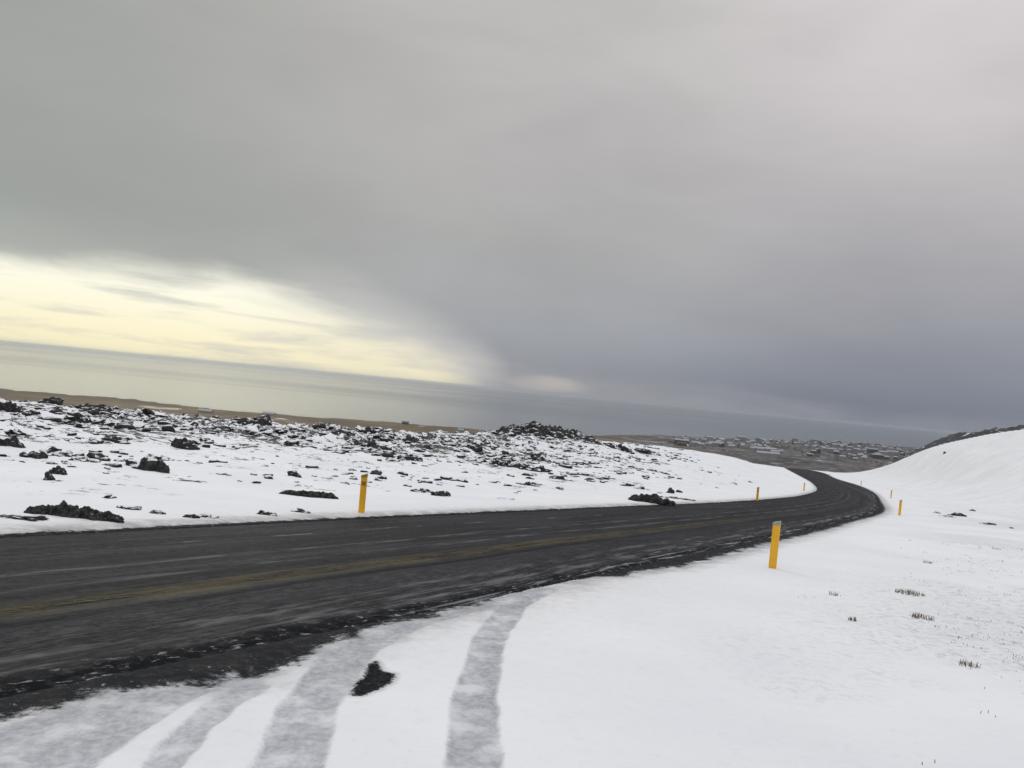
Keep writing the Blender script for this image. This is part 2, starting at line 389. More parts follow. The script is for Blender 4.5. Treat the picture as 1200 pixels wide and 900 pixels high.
# ------------------------------------------------------------------ road
def road_mat():
    m, t, b = mat('wet_asphalt')
    uv = t.n('ShaderNodeUVMap', _uv_map='UVMap').outputs[0]     # x = metres along, y = metres across from the left edge
    pos = t.n('ShaderNodeNewGeometry').outputs['Position']
    s = t.n('ShaderNodeSeparateXYZ', Vector=uv); al, ac = s.outputs[0], s.outputs[1]
    rt = t.attr('fromright')
    st1 = t.noise(t.mapv(uv, (.10, 2.6, 1)), 1, 6, .62, .3)
    st2 = t.noise(t.mapv(uv, (.45, 9, 1)), 1, 6, .65, .5)
    st3 = t.noise(t.mapv(uv, (2.5, 16, 1)), 1.4, 6, .7, .3)
    gr = t.noise(pos, 70, 4, .7); cl = t.noise(pos, 9, 7, .75, .3); cl2 = t.noise(pos, 2.2, 6, .65, .4)
    g3 = t.noise(pos, 22, 5, .75)
    c = t.mix(t.ss(t.m('ADD', t.m('MULTIPLY', gr, .5), t.m('MULTIPLY', g3, .5)), .40, .62), (.005, .006, .0085), (.036, .038, .044))
    c = t.mix(t.ss(t.noise(t.mapv(uv, (.16, 1.1, 1), (5, 0, 0)), 1, 5, .6, .4), .40, .60, 0, .85), c, (.005, .006, .008))
    c = t.mix(t.ss(st1, .45, .68, 0, .6), c, (.044, .043, .046))
    c = t.mix(t.ss(st2, .50, .76, 0, .35), c, (.10, .098, .10))
    nearf = t.ss(al, 95, 68)                      # slushy stretch close by
    # grey-brown slush film between the wheel paths and on the near lane
    band = t.m('MULTIPLY', t.ss(ac, 4.5, 5.2), t.ss(rt, .6, 1.2))
    sl = t.m('MULTIPLY', t.m('MULTIPLY', band, t.ss(st3, .42, .66)), nearf)
    c = t.mix(t.m('MULTIPLY', sl, t.ss(cl2, .35, .65, .3, .95)), c, (.088, .085, .089))
    sl2 = t.m('MULTIPLY', t.m('MULTIPLY', t.ss(st3, .5, .7), t.ss(cl2, .4, .6)), nearf)
    c = t.mix(t.m('MULTIPLY', sl2, .6), c, (.066, .064, .068))
    # thin slush ridges left by wheels, running along the road
    wob = t.m('MULTIPLY', t.m('SUBTRACT', t.noise(t.mapv(uv, (.25, 0, 0)), 1, 3), .5), .35)
    def ridge(off, w, lo, hi, col, amt, c):
        d = t.m('ABSOLUTE', t.m('SUBTRACT', t.m('ADD', ac, wob), off))
        k = t.m('MULTIPLY', t.ss(d, w, w*.25), t.ss(t.noise(t.mapv(uv, (.9, 7, 1), (off, 0, 0)), 1, 6, .7, .4), lo, hi))
        return t.mix(t.m('MULTIPLY', k, amt), c, col)
    c = ridge(1.72, .09, .54, .62, (.30, .28, .24), .6, c)
    c = ridge(3.6, .13, .44, .60, (.15, .148, .15), .6, c)
    c = ridge(2.95, .12, .44, .60, (.17, .165, .16), .5, c)
    c = ridge(5.55, .16, .46, .62, (.2, .19, .19), .45, c)
    c = ridge(4.35, .36, .38, .58, (.085, .072, .040), t.ss(al, 82, 105, .85, .3), c)
    c = ridge(4.75, .10, .36, .5, (.006, .006, .008), .8, c)
    c = ridge(6.0, .3, .46, .60, (.17, .17, .175), .6, c)
    # dark wet grit along the right edge
    ew = t.m('ADD', rt, t.m('MULTIPLY', t.m('SUBTRACT', cl2, .5), .9))
    dk = t.m('MULTIPLY', t.ss(ew, .95, .60), t.ss(al, 160, 90, .6, 1))
    gc = t.mix(t.ss(cl, .44, .68), (.005, .006, .008), (.036, .036, .037))
    c = t.mix(dk, c, gc)
    # slush lumps and broken white streaks by the snow edge
    lump = t.m('MULTIPLY', t.ss(t.noise(t.mapv(uv, (2.4, 4.2, 1)), 2.6, 6, .7, .5), .56, .66), t.m('MULTIPLY', t.ss(rt, 1.0, .55), t.ss(rt, -.1, .1)))
    c = t.mix(t.m('MULTIPLY', lump, .7), c, (.40, .40, .41))
    far_r = t.m('MULTIPLY', t.ss(t.noise(t.mapv(uv, (.22, 3.2, 1)), 1.6, 6, .7, .3), .55, .62), t.m('MULTIPLY', t.ss(rt, 1.15, .8), t.ss(al, 70, 78)))
    c = t.mix(t.m('MULTIPLY', far_r, .7), c, (.38, .39, .41))
    # left edge: brownish melt line
    lf = t.m('MULTIPLY', t.ss(t.m('ADD', ac, t.m('MULTIPLY', t.m('SUBTRACT', cl, .5), .5)), .35, .1), .6)
    c = t.mix(lf, c, (.03, .028, .024))
    rg = t.ss(t.m('ADD', t.m('MULTIPLY', st1, .6), t.m('MULTIPLY', cl, .4)), .35, .65, .55, .8)
    bh = t.m('ADD', t.m('MULTIPLY', gr, .25), t.m('ADD', t.m('MULTIPLY', cl, .9), t.m('MULTIPLY', st3, .5)))
    setp(t, b, Base__Color=c, Roughness=rg, Normal=t.bump(bh, .5, .02))
    t.set(b.inputs['Specular IOR Level'], t.m('SUBTRACT', .06, t.m('MULTIPLY', dk, .045)))
    return m
NS = 900
RL, sL = resample(LP, NS); RR, sR = resample(RP, NS)
# pair the two edges across the road
def pair():
    out = []
    for p in RL:
        d = np.hypot(*(RP-p).T); out.append(RP[d.argmin()])
    return np.array(out)
RRp = pair(); ker = np.hanning(15); ker /= ker.sum()
RRp = np.c_[[np.convolve(np.pad(RRp[:, k], 7, mode='edge'), ker, 'valid') for k in (0, 1)]].T
NX = 12
rv = []; uvs = []; fr = []
for i in range(NS):
    a, b_ = RL[i], RRp[i]; w = np.hypot(*(b_-a)); dd = (b_-a)/w
    for j in range(NX+1):
        f = -.1+(w+.2)*j/NX; p = a+dd*f
        rv.append((p[0], p[1], float(base(p[1]))-.004+.05*math.sin(math.pi*np.clip(f/w, 0, 1)))); uvs.append((sL[i], f)); fr.append(w-f)
rf = [(i*(NX+1)+j, i*(NX+1)+j+1, (i+1)*(NX+1)+j+1, (i+1)*(NX+1)+j) for i in range(NS-1) for j in range(NX)]
road = mesh_obj('road', rv, rf, road_mat(), smooth=True); road['kind'] = 'structure'
uvl = road.data.uv_layers.new(name='UVMap')
vi = np.empty(len(road.data.loops), np.int32); road.data.loops.foreach_get('vertex_index', vi)
uvl.data.foreach_set('uv', np.array(uvs)[vi].astype(np.float32).ravel())
fa = road.data.attributes.new('fromright', 'FLOAT', 'POINT'); fa.data.foreach_set('value', np.array(fr, np.float32))
if road.data.polygons[0].normal.z < 0: road.data.flip_normals()

def line_mat(name, col, thr, fade=(0, 1, 0)):
    m, t, b = mat(name)
    uv = t.n('ShaderNodeUVMap', _uv_map='UVMap').outputs[0]
    pos = t.n('ShaderNodeNewGeometry').outputs['Position']
    n = t.noise(t.mapv(uv, (.5, 5, 1)), 1.5, 7, .7, .4); n2 = t.noise(pos, 14, 5, .7)
    s = t.n('ShaderNodeSeparateXYZ', Vector=uv)
    e = t.m('ABSOLUTE', s.outputs[1])
    k = t.m('ADD', t.m('MULTIPLY', n, .65), t.m('MULTIPLY', n2, .35))
    k = t.m('SUBTRACT', k, t.m('MULTIPLY', t.ss(e, .4, 1.), .12))
    k = t.m('SUBTRACT', k, t.ss(s.outputs[0], fade[0], fade[1], 0, fade[2]))
    f = t.ss(k, thr-.04, thr+.05)
    cc = t.mix(n2, tuple(v*.6 for v in col), col)
    c = t.mix(f, (.04, .04, .04), cc)
    b.inputs['Specular IOR Level'].default_value = .05
    setp(t, b, Base__Color=c, Roughness=.7, Alpha=t.ss(k, thr-.06, thr+.05))
    return m
def road_line(name, off_fn, half, i0, i1, m, label=None):
    v = []; u = []; f = []
    idx = list(range(i0, i1))
    for n_, i in enumerate(idx):
        a, b_ = RL[i], RRp[i]; w = np.hypot(*(b_-a)); dd = (b_-a)/w; o0 = off_fn(w)
        for sgn in (-1, 1):
            ff = o0+sgn*half; p = a+dd*ff
            v.append((p[0], p[1], float(base(p[1]))+.004+.05*math.sin(math.pi*np.clip(ff/w, 0, 1)))); u.append((sL[i], sgn))
        if n_: k = 2*n_; f.append((k-2, k-1, k+1, k))
    o = mesh_obj(name, v, f, m); o['kind'] = 'structure'
    l = o.data.uv_layers.new(name='UVMap'); vi = np.empty(len(o.data.loops), np.int32); o.data.loops.foreach_get('vertex_index', vi)
    l.data.foreach_set('uv', np.array(u)[vi].astype(np.float32).ravel())
    if o.data.polygons[0].normal.z < 0: o.data.flip_normals()
road_line('road_centre_line', lambda w: 4.35, .13, 0, 560, line_mat('worn_yellow_slush', (.145, .118, .045), .53, (82, 100, .07)))
road_line('road_edge_line', lambda w: w-.35, .05, 0, 700, line_mat('worn_white_paint', (.42, .42, .43), .62, (76, 84, -.13)))

# ------------------------------------------------------------------ sea
def sea_mat():
    m, t, b = mat('sea_water')
    pos = t.n('ShaderNodeNewGeometry').outputs['Position']
    n = t.noise(t.mapv(pos, (.012, .03, 1), (0, 0, 0), (0, 0, .3)), 1, 6, .6); n2 = t.noise(t.mapv(pos, (.10, .22, 1)), 1, 5, .6)
    big = t.noise(t.mapv(pos, (.00006, .00035, 1), (3, 0, 0), (0, 0, .15)), 1, 4, .55)
    bh = t.m('ADD', t.m('MULTIPLY', n, 2.), t.m('MULTIPLY', n2, .8))
    setp(t, b, Base__Color=(.048, .07, .088), Roughness=t.ss(big, .4, .6, .12, .17), Normal=t.bump(bh, .14, 1.))
    b.inputs['IOR'].default_value = 1.33
    return m
def disc(name, z, radii, n, m):
    v = [(0, 0, z)]; f = []
    for r in radii:
        for k in range(n): a = 2*math.pi*k/n; v.append((r*math.sin(a), r*math.cos(a), z))
    for k in range(n): f.append((0, 1+(k+1) % n, 1+k))
    for i in range(len(radii)-1):
        for k in range(n): a = 1+i*n; k2 = (k+1) % n; f.append((a+k, a+k2, a+n+k2, a+n+k))
    o = mesh_obj(name, v, f, m); o['kind'] = 'structure'
    if o.data.polygons[0].normal.z < 0: o.data.flip_normals()
    return o
disc('sea', -98, [500, 1500, 4000, 12000, 30000, 70000], 96, sea_mat())

# ------------------------------------------------------------------ rocks
def rock_mat(name, lo, hi):
    m, t, b = mat(name)
    tc = t.n('ShaderNodeNewGeometry'); pos = tc.outputs['Position']
    nz = t.n('ShaderNodeSeparateXYZ', Vector=tc.outputs['Normal']).outputs[2]
    n = t.noise(pos, 2.6, 7, .7, .3); n2 = t.noise(pos, 11, 6, .7)
    rc = t.mix(t.ss(n2, .35, .7), (.014, .015, .016), (.075, .073, .068))
    k = t.m('ADD', nz, t.m('MULTIPLY', t.m('SUBTRACT', n, .5), 1.3))
    k = t.m('ADD', k, t.m('MULTIPLY', t.m('SUBTRACT', n2, .5), .5))
    sn = t.ss(k, lo, hi)
    c = t.mix(sn, rc, (.80, .81, .83))
    setp(t, b, Base__Color=c, Roughness=t.mix(sn, (.8,)*3, (.7,)*3), Normal=t.bump(n2, .6, .05))
    b.inputs['Specular IOR Level'].default_value = .2
    return m
MR_BLACK = rock_mat('black_lava', 1.02, 1.25); MR_BARE = rock_mat('bare_lava', .87, 1.05); MR_SNOW = rock_mat('snow_dusted_lava', .62, .78); MR_CAP = rock_mat('snow_capped_lava', .66, .8)
def rock_geo(seed, sub=3, jag=.45, sx=1, sy=1, sz=1, freq=1.3):
    bm = bmesh.new(); bmesh.ops.create_icosphere(bm, subdivisions=sub, radius=1)
    off = Vector((seed*13.7, seed*-5.1, seed*3.3))
    for v in bm.verts:
        p = v.co.copy()
        d = mn.hetero_terrain(p*freq+off, 1., 2.1, 4, .6)*.35+(mn.noise(p*freq*.7+off)*.8)+abs(mn.noise(p*freq*2.5+off))*.45
        k = 1+jag*(d-.3)
        v.co = Vector((p.x*k*sx, p.y*k*sy, p.z*k*sz))
    V = [v.co.copy() for v in bm.verts]; Fc = [[v.index for v in f.verts] for f in bm.faces]; bm.free()
    return V, Fc
ROCKM = []
for k in range(10):
    V, Fc = rock_geo(k+1, 2 if k < 6 else 3, .75, 1, random.uniform(.6, 1), random.uniform(.5, .8), random.uniform(1, 1.7))
    me = bpy.data.meshes.new('lava_rock'); me.from_pydata([tuple(v) for v in V], [], Fc); me.update(); ROCKM.append((me, V, Fc))
for k, (me, _, _) in enumerate(ROCKM): me.materials.append([MR_SNOW, MR_BARE, MR_CAP][k % 3])

def outcrop(name, u, v, wpx, hpx, mtl, label, cat, seed, n=5, spread=1., depth=1.0, flat=1., hz=1.0):
    """a low jagged lava outcrop standing where the ground meets the surveyed sight line"""
    h = hit(u, v+hpx*.45)
    if h is None: print('no hit', label); return
    x, y, z = h; d = y/F*1.0; W = wpx*d; H = hpx*d*hz
    rs = random.Random(seed); VV = []; FF = []
    dirx = Vector((math.cos(.1), math.sin(.1), 0))
    for i in range(n):
        fx = (i+.5)/n-.5
        r = W/n*rs.uniform(.75, 1.1) if n > 1 else W*.5
        hh = H*(rs.uniform(.45, .62) if n >= 5 else rs.uniform(.42, .78))*(1-.7*abs(fx)*2*flat*.6)
        V, Fc = rock_geo(seed*7+i, 4 if W*F/max(y, 1) > 40 else 3, .55, 1, 1, 1, 1.9)
        ox = fx*W*spread; oy = rs.uniform(-.3, .3)*W/n*depth
        gz = tz(x+ox, y+oy)
        b0 = len(VV)
        for p in V: VV.append((ox+p.x*r, oy+p.y*r*depth, (gz-z)+p.z*hh-.06*hh))
        FF += [[q+b0 for q in f] for f in Fc]
    o = mesh_obj(name, VV, FF, mtl); o.location = (x, y, z)
    tag(o, label, cat); return o
OUT = [
 # u, v, w, h, mat, n, label
 (86, 595, 104, 24, MR_BLACK, 9, 'long low black lava bank just above the snowy road verge at far left', .8),
 (22, 604, 40, 8, MR_BARE, 3, 'thin black lava ledge at the left frame edge above the verge', .8),
 (150, 594, 18, 6, MR_BARE, 2, 'small black lava stub trailing right of the long lava bank', .8),
 (185, 599, 13, 6, MR_BARE, 2, 'little black rock above the verge right of the long lava bank', 1.),
 (224, 603, 13, 8, MR_BARE, 2, 'first of two neighbouring black stones at the left verge', 1.),
 (243, 603, 17, 7, MR_SNOW, 3, 'second, speckled stone of the pair at the left verge', 1.),
 (313, 599, 14, 9, MR_BARE, 2, 'rounded black stone beside the verge, left of the near yellow post', 1.),
 (352, 598, 17, 5, MR_BARE, 3, 'thin black stone sliver just above the verge left of the post', 1.),
 (362, 576, 58, 13, MR_BLACK, 6, 'long flat black lava strip in open snow left of the near post', .8),
 (345, 553, 11, 12, MR_BARE, 2, 'small dark rock standing above the long flat lava strip', 1.),
 (180, 541, 32, 24, MR_BLACK, 4, 'bulky black lava block in the middle of the left snowfield', 1.),
 (158, 542, 14, 6, MR_BARE, 2, 'low black rock touching the left side of the bulky block', 1.),
 (133, 543, 14, 7, MR_BARE, 2, 'low dark rock left of the bulky black block', 1.),
 (40, 531, 24, 11, MR_BARE, 3, 'dark humped rock in the row at far left of the snowfield', 1.),
 (68, 528, 34, 10, MR_SNOW, 4, 'speckled lava ridge continuing right from the humped rock', 1.),
 (68, 549, 16, 14, MR_BARE, 3, 'stacked dark stones below the speckled lava ridge', 1.),
 (97, 536, 22, 8, MR_SNOW, 3, 'small rubble heap right of the stacked dark stones', 1.),
 (12, 515, 26, 16, MR_BARE, 4, 'black lava lump at the left frame edge in mid snowfield', 1.),
 (215, 517, 24, 20, MR_BARE, 3, 'slanting black lava slab high in the left snowfield', 1.),
 (165, 503, 40, 6, MR_BARE, 5, 'thin dark lava crest running down towards the slanting slab', .8),
 (136, 514, 24, 8, MR_BARE, 3, 'dark rock just below the thin lava crest', 1.),
 (66, 490, 40, 6, MR_BARE, 5, 'flat black lava shelf near the left skyline', .8),
 (10, 475, 26, 16, MR_BARE, 4, 'black rock heap on the skyline at the left frame edge', 1.),
 (60, 466, 18, 12, MR_BARE, 3, 'pointed dark rock breaking the skyline below the brown shore', 1.),
 (96, 474, 24, 11, MR_BARE, 4, 'dark rock pile on the skyline right of the pointed rock', 1.),
 (120, 478, 20, 12, MR_BARE, 3, 'third dark rock pile along the left skyline', 1.),
 (240, 514, 20, 6, MR_SNOW, 3, 'snow speckled stones right of the slanting slab', 1.),
 (517, 576, 17, 11, MR_BARE, 3, 'black knobbly rock in smooth snow right of the near post', 1.),
 (494, 573, 22, 8, MR_SNOW, 4, 'scatter of snowy stones left of the black knobbly rock', 1.),
 (592, 583, 14, 4, MR_SNOW, 2, 'faint stone sliver in the snow below the lava mound', 1.),
 (765, 581, 46, 18, MR_BLACK, 5, 'broad black rock beside the road left of the bend', .9),
 (795, 583, 34, 4, MR_BARE, 5, 'thin black tail of stones right of the broad roadside rock', .8),
 (786, 574, 9, 9, MR_BARE, 1, 'small upright dark stone above the thin stone tail', 1.),
 (796, 575, 7, 5, MR_BARE, 1, 'tiny dark stone beside the small upright stone', 1.),
 (735, 567, 10, 5, MR_BARE, 2, 'small dark stone above left of the broad roadside rock', 1.),
 (752, 571, 14, 5, MR_SNOW, 3, 'snowy pebbles on top of the broad roadside rock', 1.),
 (608, 544, 22, 10, MR_BARE, 3, 'dark rock slab below the left end of the lava mound', 1.),
 (634, 549, 17, 9, MR_BARE, 3, 'dark slanted rock below the middle of the lava mound', 1.),
 (652, 557, 11, 9, MR_SNOW, 2, 'speckled stone below the dark slanted rock', 1.),
 (619, 566, 17, 6, MR_BARE, 3, 'low dark stones in the lower snow under the mound', 1.),
 (588, 541, 26, 12, MR_SNOW, 5, 'rubble of dark stones left of the rock slab', 1.),
 (686, 554, 18, 6, MR_SNOW, 3, 'small rubble patch right below the lava mound', 1.),
 (726, 521, 30, 12, MR_SNOW, 5, 'snow streaked lava heap on the skyline right of the mound', 1.),
 (753, 526, 12, 9, MR_BARE, 2, 'dark cone shaped rock at the end of the skyline heap', 1.),
 (430, 514, 44, 10, MR_SNOW, 6, 'band of dark rubble on the slope above the near left post', 1.),
 (453, 514, 10, 8, MR_BARE, 2, 'small black block in the rubble band above the post', 1.),
 (436, 529, 30, 4, MR_BARE, 4, 'thin black crack of rock under the rubble band', .8),
 (350, 509, 26, 9, MR_SNOW, 4, 'snow speckled lava hummock left of the rubble band', 1.),
 (480, 534, 26, 12, MR_SNOW, 5, 'jumbled snowy lava hummock right of the rubble band', 1.),
 (560, 525, 18, 8, MR_BARE, 3, 'slanted dark rock left of the lava mound', 1.),
 (1123, 602, 11, 6, MR_BARE, 2, 'darkest of the stones at the foot of the right hill', 1.),
 (1111, 604, 12, 4, MR_SNOW, 3, 'speckled stones next to the darkest stone under the right hill', 1.),
 (1098, 600, 7, 3, MR_SNOW, 2, 'leftmost speckled stone at the foot of the right hill', 1.),
 (1160, 613, 12, 4, MR_BARE, 2, 'flat dark stone low on the right field', 1.),
 (1140, 597, 6, 4, MR_BARE, 1, 'single small stone on the lower right hillside', 1.),
 (1107, 530, 3, 3, MR_BARE, 1, 'single dark stone near the crest of the right hill', 1.),
 (1186, 618, 4, 3, MR_BARE, 1, 'tiny dark stone near the right frame edge', 1.),
]
for k, (u, v, w, h, m_, n, lab, dp) in enumerate(OUT):
    outcrop('lava_rock', u, v, w, h, m_, lab, 'rock', k+3, n, 1., dp)

# the big lava mound on the skyline: one jagged heap
def mound():
    x, y = at(640, 92.); z = tz(x, y)
    W = 115/F*y*.5; H = 12/F*y
    N = 170; M = 90; V = []; Fc = []
    for i in range(N):
        for j in range(M):
            a = i/(N-1)*2-1; c = j/(M-1)*2-1; X = a*W*1.15; Y = c*W*.75
            rr = math.hypot(a, c); prof = max(0, 1-rr**2.2)
            p = Vector((X, Y, 0)); n1 = mn.noise(p*.55+Vector((3, 1, 0))); n2 = 1-abs(mn.noise(p*1.1)*2); n3 = mn.hetero_terrain(p*2.2, 1, 2.1, 4, .5)
            hgt = H*(prof**.45)*(1+.28*n1)+(.26*(n2-.6)+.16*(n3-.5)+.12*n1)*min(1, prof*2.5)
            hgt *= 1+.18*math.cos(a*2.2+.5)
            jx = mn.noise(p*1.9+Vector((9, 0, 0)))*.25; jy = mn.noise(p*1.9+Vector((0, 9, 0)))*.25
            gz = GZ(x+X, y+Y)-z
            V.append((X+jx, Y+jy, gz-.25+hgt))
    for i in range(N-1):
        for j in range(M-1): k = i*M+j; Fc.append((k, k+M, k+M+1, k+1))
    o = mesh_obj('lava_mound', V, Fc, rock_mat('mound_lava', .82, .95)); o.location = (x, y, z)
    tag(o, 'big jagged lava mound streaked with snow, highest point of the left skyline', 'rock mound')
_gx, _gy = np.meshgrid(np.arange(-20, 30, .5), np.arange(70, 115, .5), indexing='ij'); _gz = terrain(_gx.ravel(), _gy.ravel()).reshape(_gx.shape)
def GZ(x, y):
    i = int(np.clip((x+20)/.5, 0, _gx.shape[0]-1)); j = int(np.clip((y-70)/.5, 0, _gx.shape[1]-1)); return float(_gz[i, j])
mound()

# scattered lava rocks: the largest ones as things, the rest as rubble
def scatter_pts(n):
    out = []
    while len(out) < n:
        y = rng.uniform(14, 135, 4000); x = rng.uniform(-75, 45, 4000)
        ok = (np.abs(x/y) < .8)
        x, y = x[ok], y[ok]
        z, a = terrain(x, y, True)
        dens = a['lava']**1.15*(.08+1.5*sst(.46, .62, fbm(x/4.5, y/4.5, 4)))
        pick = rng.random(len(x)) < dens*.5
        for q in zip(x[pick], y[pick], z[pick], a['lava'][pick]): out.append(q)
    random.shuffle(out); return out[:n]
P = scatter_pts(11000)
sized = []
for (x, y, z, l) in P:
    r = .07+.16*random.random()**2+(random.random() < .12)*random.uniform(.1, .38)*l
    r *= .6+.5*min(1, y/60)
    sized.append((r/y, r, x, y, z))
sized.sort(reverse=True)
for k, (_, r, x, y, z) in enumerate(sized[:235]):
    me = ROCKM[k % 10][0]
    o = bpy.data.objects.new('lava_rock', me); COL.objects.link(o)
    o.location = (x, y, z+r*.1); o.scale = (r*1.25, r, r*.9); o.rotation_euler = (random.uniform(-.3, .3), random.uniform(-.3, .3), random.uniform(0, 6.28))
    tag(o, 'dark lava rock poking through the snow on the lava field left of the road', 'rock', 'scattered lava rocks on the snowy slope')
def merge_rocks(name, items, mtl, label):
    VV = []; FF = []; b0 = 0
    for (r, x, y, z) in items:
        _, V, Fc = ROCKM[random.randrange(6)]
        A = np.array([tuple(v) for v in V]); a = random.uniform(0, 6.28); ca, sa = math.cos(a), math.sin(a)
        A = np.c_[A[:, 0]*ca-A[:, 1]*sa, A[:, 0]*sa+A[:, 1]*ca, A[:, 2]*random.uniform(.7, 1.1)]*r*np.array([1.2, 1, 1])
        VV.append(A+np.array([x, y, z+r*.05])); FF.append(np.array(Fc)+b0); b0 += len(A)
    V = np.concatenate(VV); Fc = np.concatenate(FF)
    me = bpy.data.meshes.new(name); me.vertices.add(len(V)); me.vertices.foreach_set('co', V.astype(np.float32).ravel())
    me.loops.add(Fc.size); me.loops.foreach_set('vertex_index', Fc.ravel().astype(np.int32)); me.polygons.add(len(Fc))
    me.polygons.foreach_set('loop_start', (np.arange(len(Fc))*3).astype(np.int32)); me.update(calc_edges=True); me.materials.append(mtl)
    o = bpy.data.objects.new(name, me); COL.objects.link(o); tag(o, label, 'rubble', None, 'stuff'); return o
merge_rocks('lava_rubble', [s[1:] for s in sized[235:]], MR_SNOW, 'small black lava rubble strewn thickly over the snowy left field')

# ------------------------------------------------------------------ dry grass on the right field
def m_simple(name, col, rough=.7, var=.25, sc=8.):
    m, t, b = mat(name); pos = t.n('ShaderNodeNewGeometry').outputs['Position']
    n = t.noise(pos, sc, 4, .6)
    setp(t, b, Base__Color=t.mix(n, tuple(c*(1-var) for c in col), tuple(min(1, c*(1+var)) for c in col)), Roughness=rough)
    return m
MG = m_simple('withered_grass', (.17, .14, .10))
def tuft_geo(x, y, r, h, n, VV, FF, zf):
    for k in range(n):
        a = random.uniform(0, 6.28); q = r*math.sqrt(random.random()); px = x+q*math.cos(a)*1.5; py = y+q*math.sin(a)*1.3
        z = zf; hh = h*random.uniform(.4, 1); lx = random.uniform(-.6, .6)*hh; ly = random.uniform(-.6, .6)*hh; w = .004
        b0 = len(VV); VV += [(px-w, py, z-.02), (px+w, py, z-.02), (px+lx*.5+w*.7, py+ly*.5, z+hh*.65), (px+lx*.5-w*.7, py+ly*.5, z+hh*.65), (px+lx, py+ly, z+hh)]
        FF += [(b0, b0+1, b0+2, b0+3), (b0+3, b0+2, b0+4)]
for (u, v, w, n, lab) in [(1066, 694, 26, 110, 'largest tuft of withered grass poking through the right snowfield'),
                       (1080, 723, 22, 60, 'sparse grass tuft in a line just below the largest one'),
                       (1087, 658, 9, 26, 'small dark grass tuft above the largest one'),
                       (1000, 726, 8, 24, 'tiny grass tuft left of the sparse line of grass'),
                       (978, 696, 10, 16, 'faint grass tuft left of the largest one'),
                       (1135, 779, 18, 30, 'low grass tuft on the thinly covered ground lower right'),
                       (1168, 642, 9, 22, 'small grass tuft near the right frame edge below the stones')]:
    h = hit(u, v+2); VV = []; FF = []
    d = h[1]/F; tuft_geo(0, 0, w*d*.42, .065, int(n*1.2), VV, FF, 0)
    o = mesh_obj('grass_tuft', VV, FF, MG); o.location = h; tag(o, lab, 'grass tuft')
VV = []; FF = []
xs = np.r_[rng.uniform(2, 75, 12000), rng.uniform(2, 22, 9000)]; ys = np.r_[rng.uniform(5, 110, 12000), rng.uniform(4, 26, 9000)]; er, _ = sdist(xs, ys, RQ)
den = sst(2, 7, er)*(sst(.44, .62, fbm(xs/3.2, ys/4.5, 4)+.06*sst(3, 9, xs))+.03); ok = (rng.random(len(xs)) < den*.5) & (xs/ys < .85)
xs, ys = xs[ok], ys[ok]; zs = terrain(xs, ys)
for x, y, z in zip(xs, ys, zs):
    tuft_geo(x, y, random.uniform(.04, .16), random.uniform(.012, .035), random.randint(2, 7), VV, FF, z)
o = mesh_obj('dry_grass', VV, FF, MG); tag(o, 'sparse withered grass tips showing through thin snow on the right', 'grass', None, 'stuff')

# ------------------------------------------------------------------ marker posts
MY = m_simple('yellow_plastic', (.93, .47, .012), .45, .12, 5.)
MGY = m_simple('grey_reflective_cap', (.33, .35, .27), .35, .15, 30.)
MOL = m_simple('dull_brown_reflector', (.30, .17, .05), .4, .2, 30.)
MDK = m_simple('frosted_dark_back', (.34, .23, .05), .5, .2, 30.)
def prism(profile, z0, z1, slant=0.):
    n = len(profile); xs = [p[0] for p in profile]; x0, x1 = min(xs), max(xs)
    V = [(p[0], p[1], z0) for p in profile]+[(p[0], p[1], z1+slant*((p[0]-x0)/(x1-x0)-.5)) for p in profile]
    Fc = [tuple(range(n))[::-1], tuple(range(n, 2*n))]+[(i, (i+1) % n, n+(i+1) % n, n+i) for i in range(n)]
    return V, Fc
def profile(w, d, e=0.):
    w += e; d += e
    return [(-w/2, -d*.30), (-w*.40, -d*.46), (w*.40, -d*.46), (w/2, -d*.30), (w/2, d*.10), (w*.18, d*.54), (-w*.18, d*.54), (-w/2, d*.10)]
def make_post(dark):
    root = empty('marker_post', (0, 0, 0))
    V, Fc = prism(profile(.125, .075), -.25, .86, .02); body = mesh_obj('post', V, Fc, MY, root)
    V, Fc = prism(profile(.125, .075, .008), .7, .9, .05)
    V = [(a, b, c if i >= 8 else .83+(.02*(a/.125))) for i, (a, b, c) in enumerate(V)]
    cap = mesh_obj('cap', V, Fc, MDK if dark else MGY, root)
    V, Fc = box(-.04, .04, -.048, -.037, .66, .74); mesh_obj('reflector', V, Fc, MOL if dark else MY, root)
    for c in (body, cap):
        md = c.modifiers.new('bevel', 'BEVEL'); md.width = .004; md.segments = 2
    return root
def copy_tree(o, parent=None):
    c = o.copy(); COL.objects.link(c); c.parent = parent
    for ch in o.children: copy_tree(ch, c)
    return c
PA = make_post(False); PB = make_post(True)
posts = [(905, 666, PA, 'nearest yellow marker post with grey slanted top, on the right verge'),
         (423.5, 601, PB, 'yellow marker post with dull brown top on the left verge beside smooth snow'),
         (887, 588, PB, 'yellow marker post on the left verge just before the bend'),
         (942, 575.5, PA, 'faint distant marker post on the left, at the tip of the bend'),
         (1054, 604, PA, 'yellow marker post right of the outer edge of the bend'),
         (1044, 584, PB, 'small marker post just beyond the one at the outer bend'),
         (1009, 569, PA, 'tiny marker post beside the road past the bend'),
         (971.5, 559, PB, 'farthest tiny marker post where the road drops from view')]
used = set()
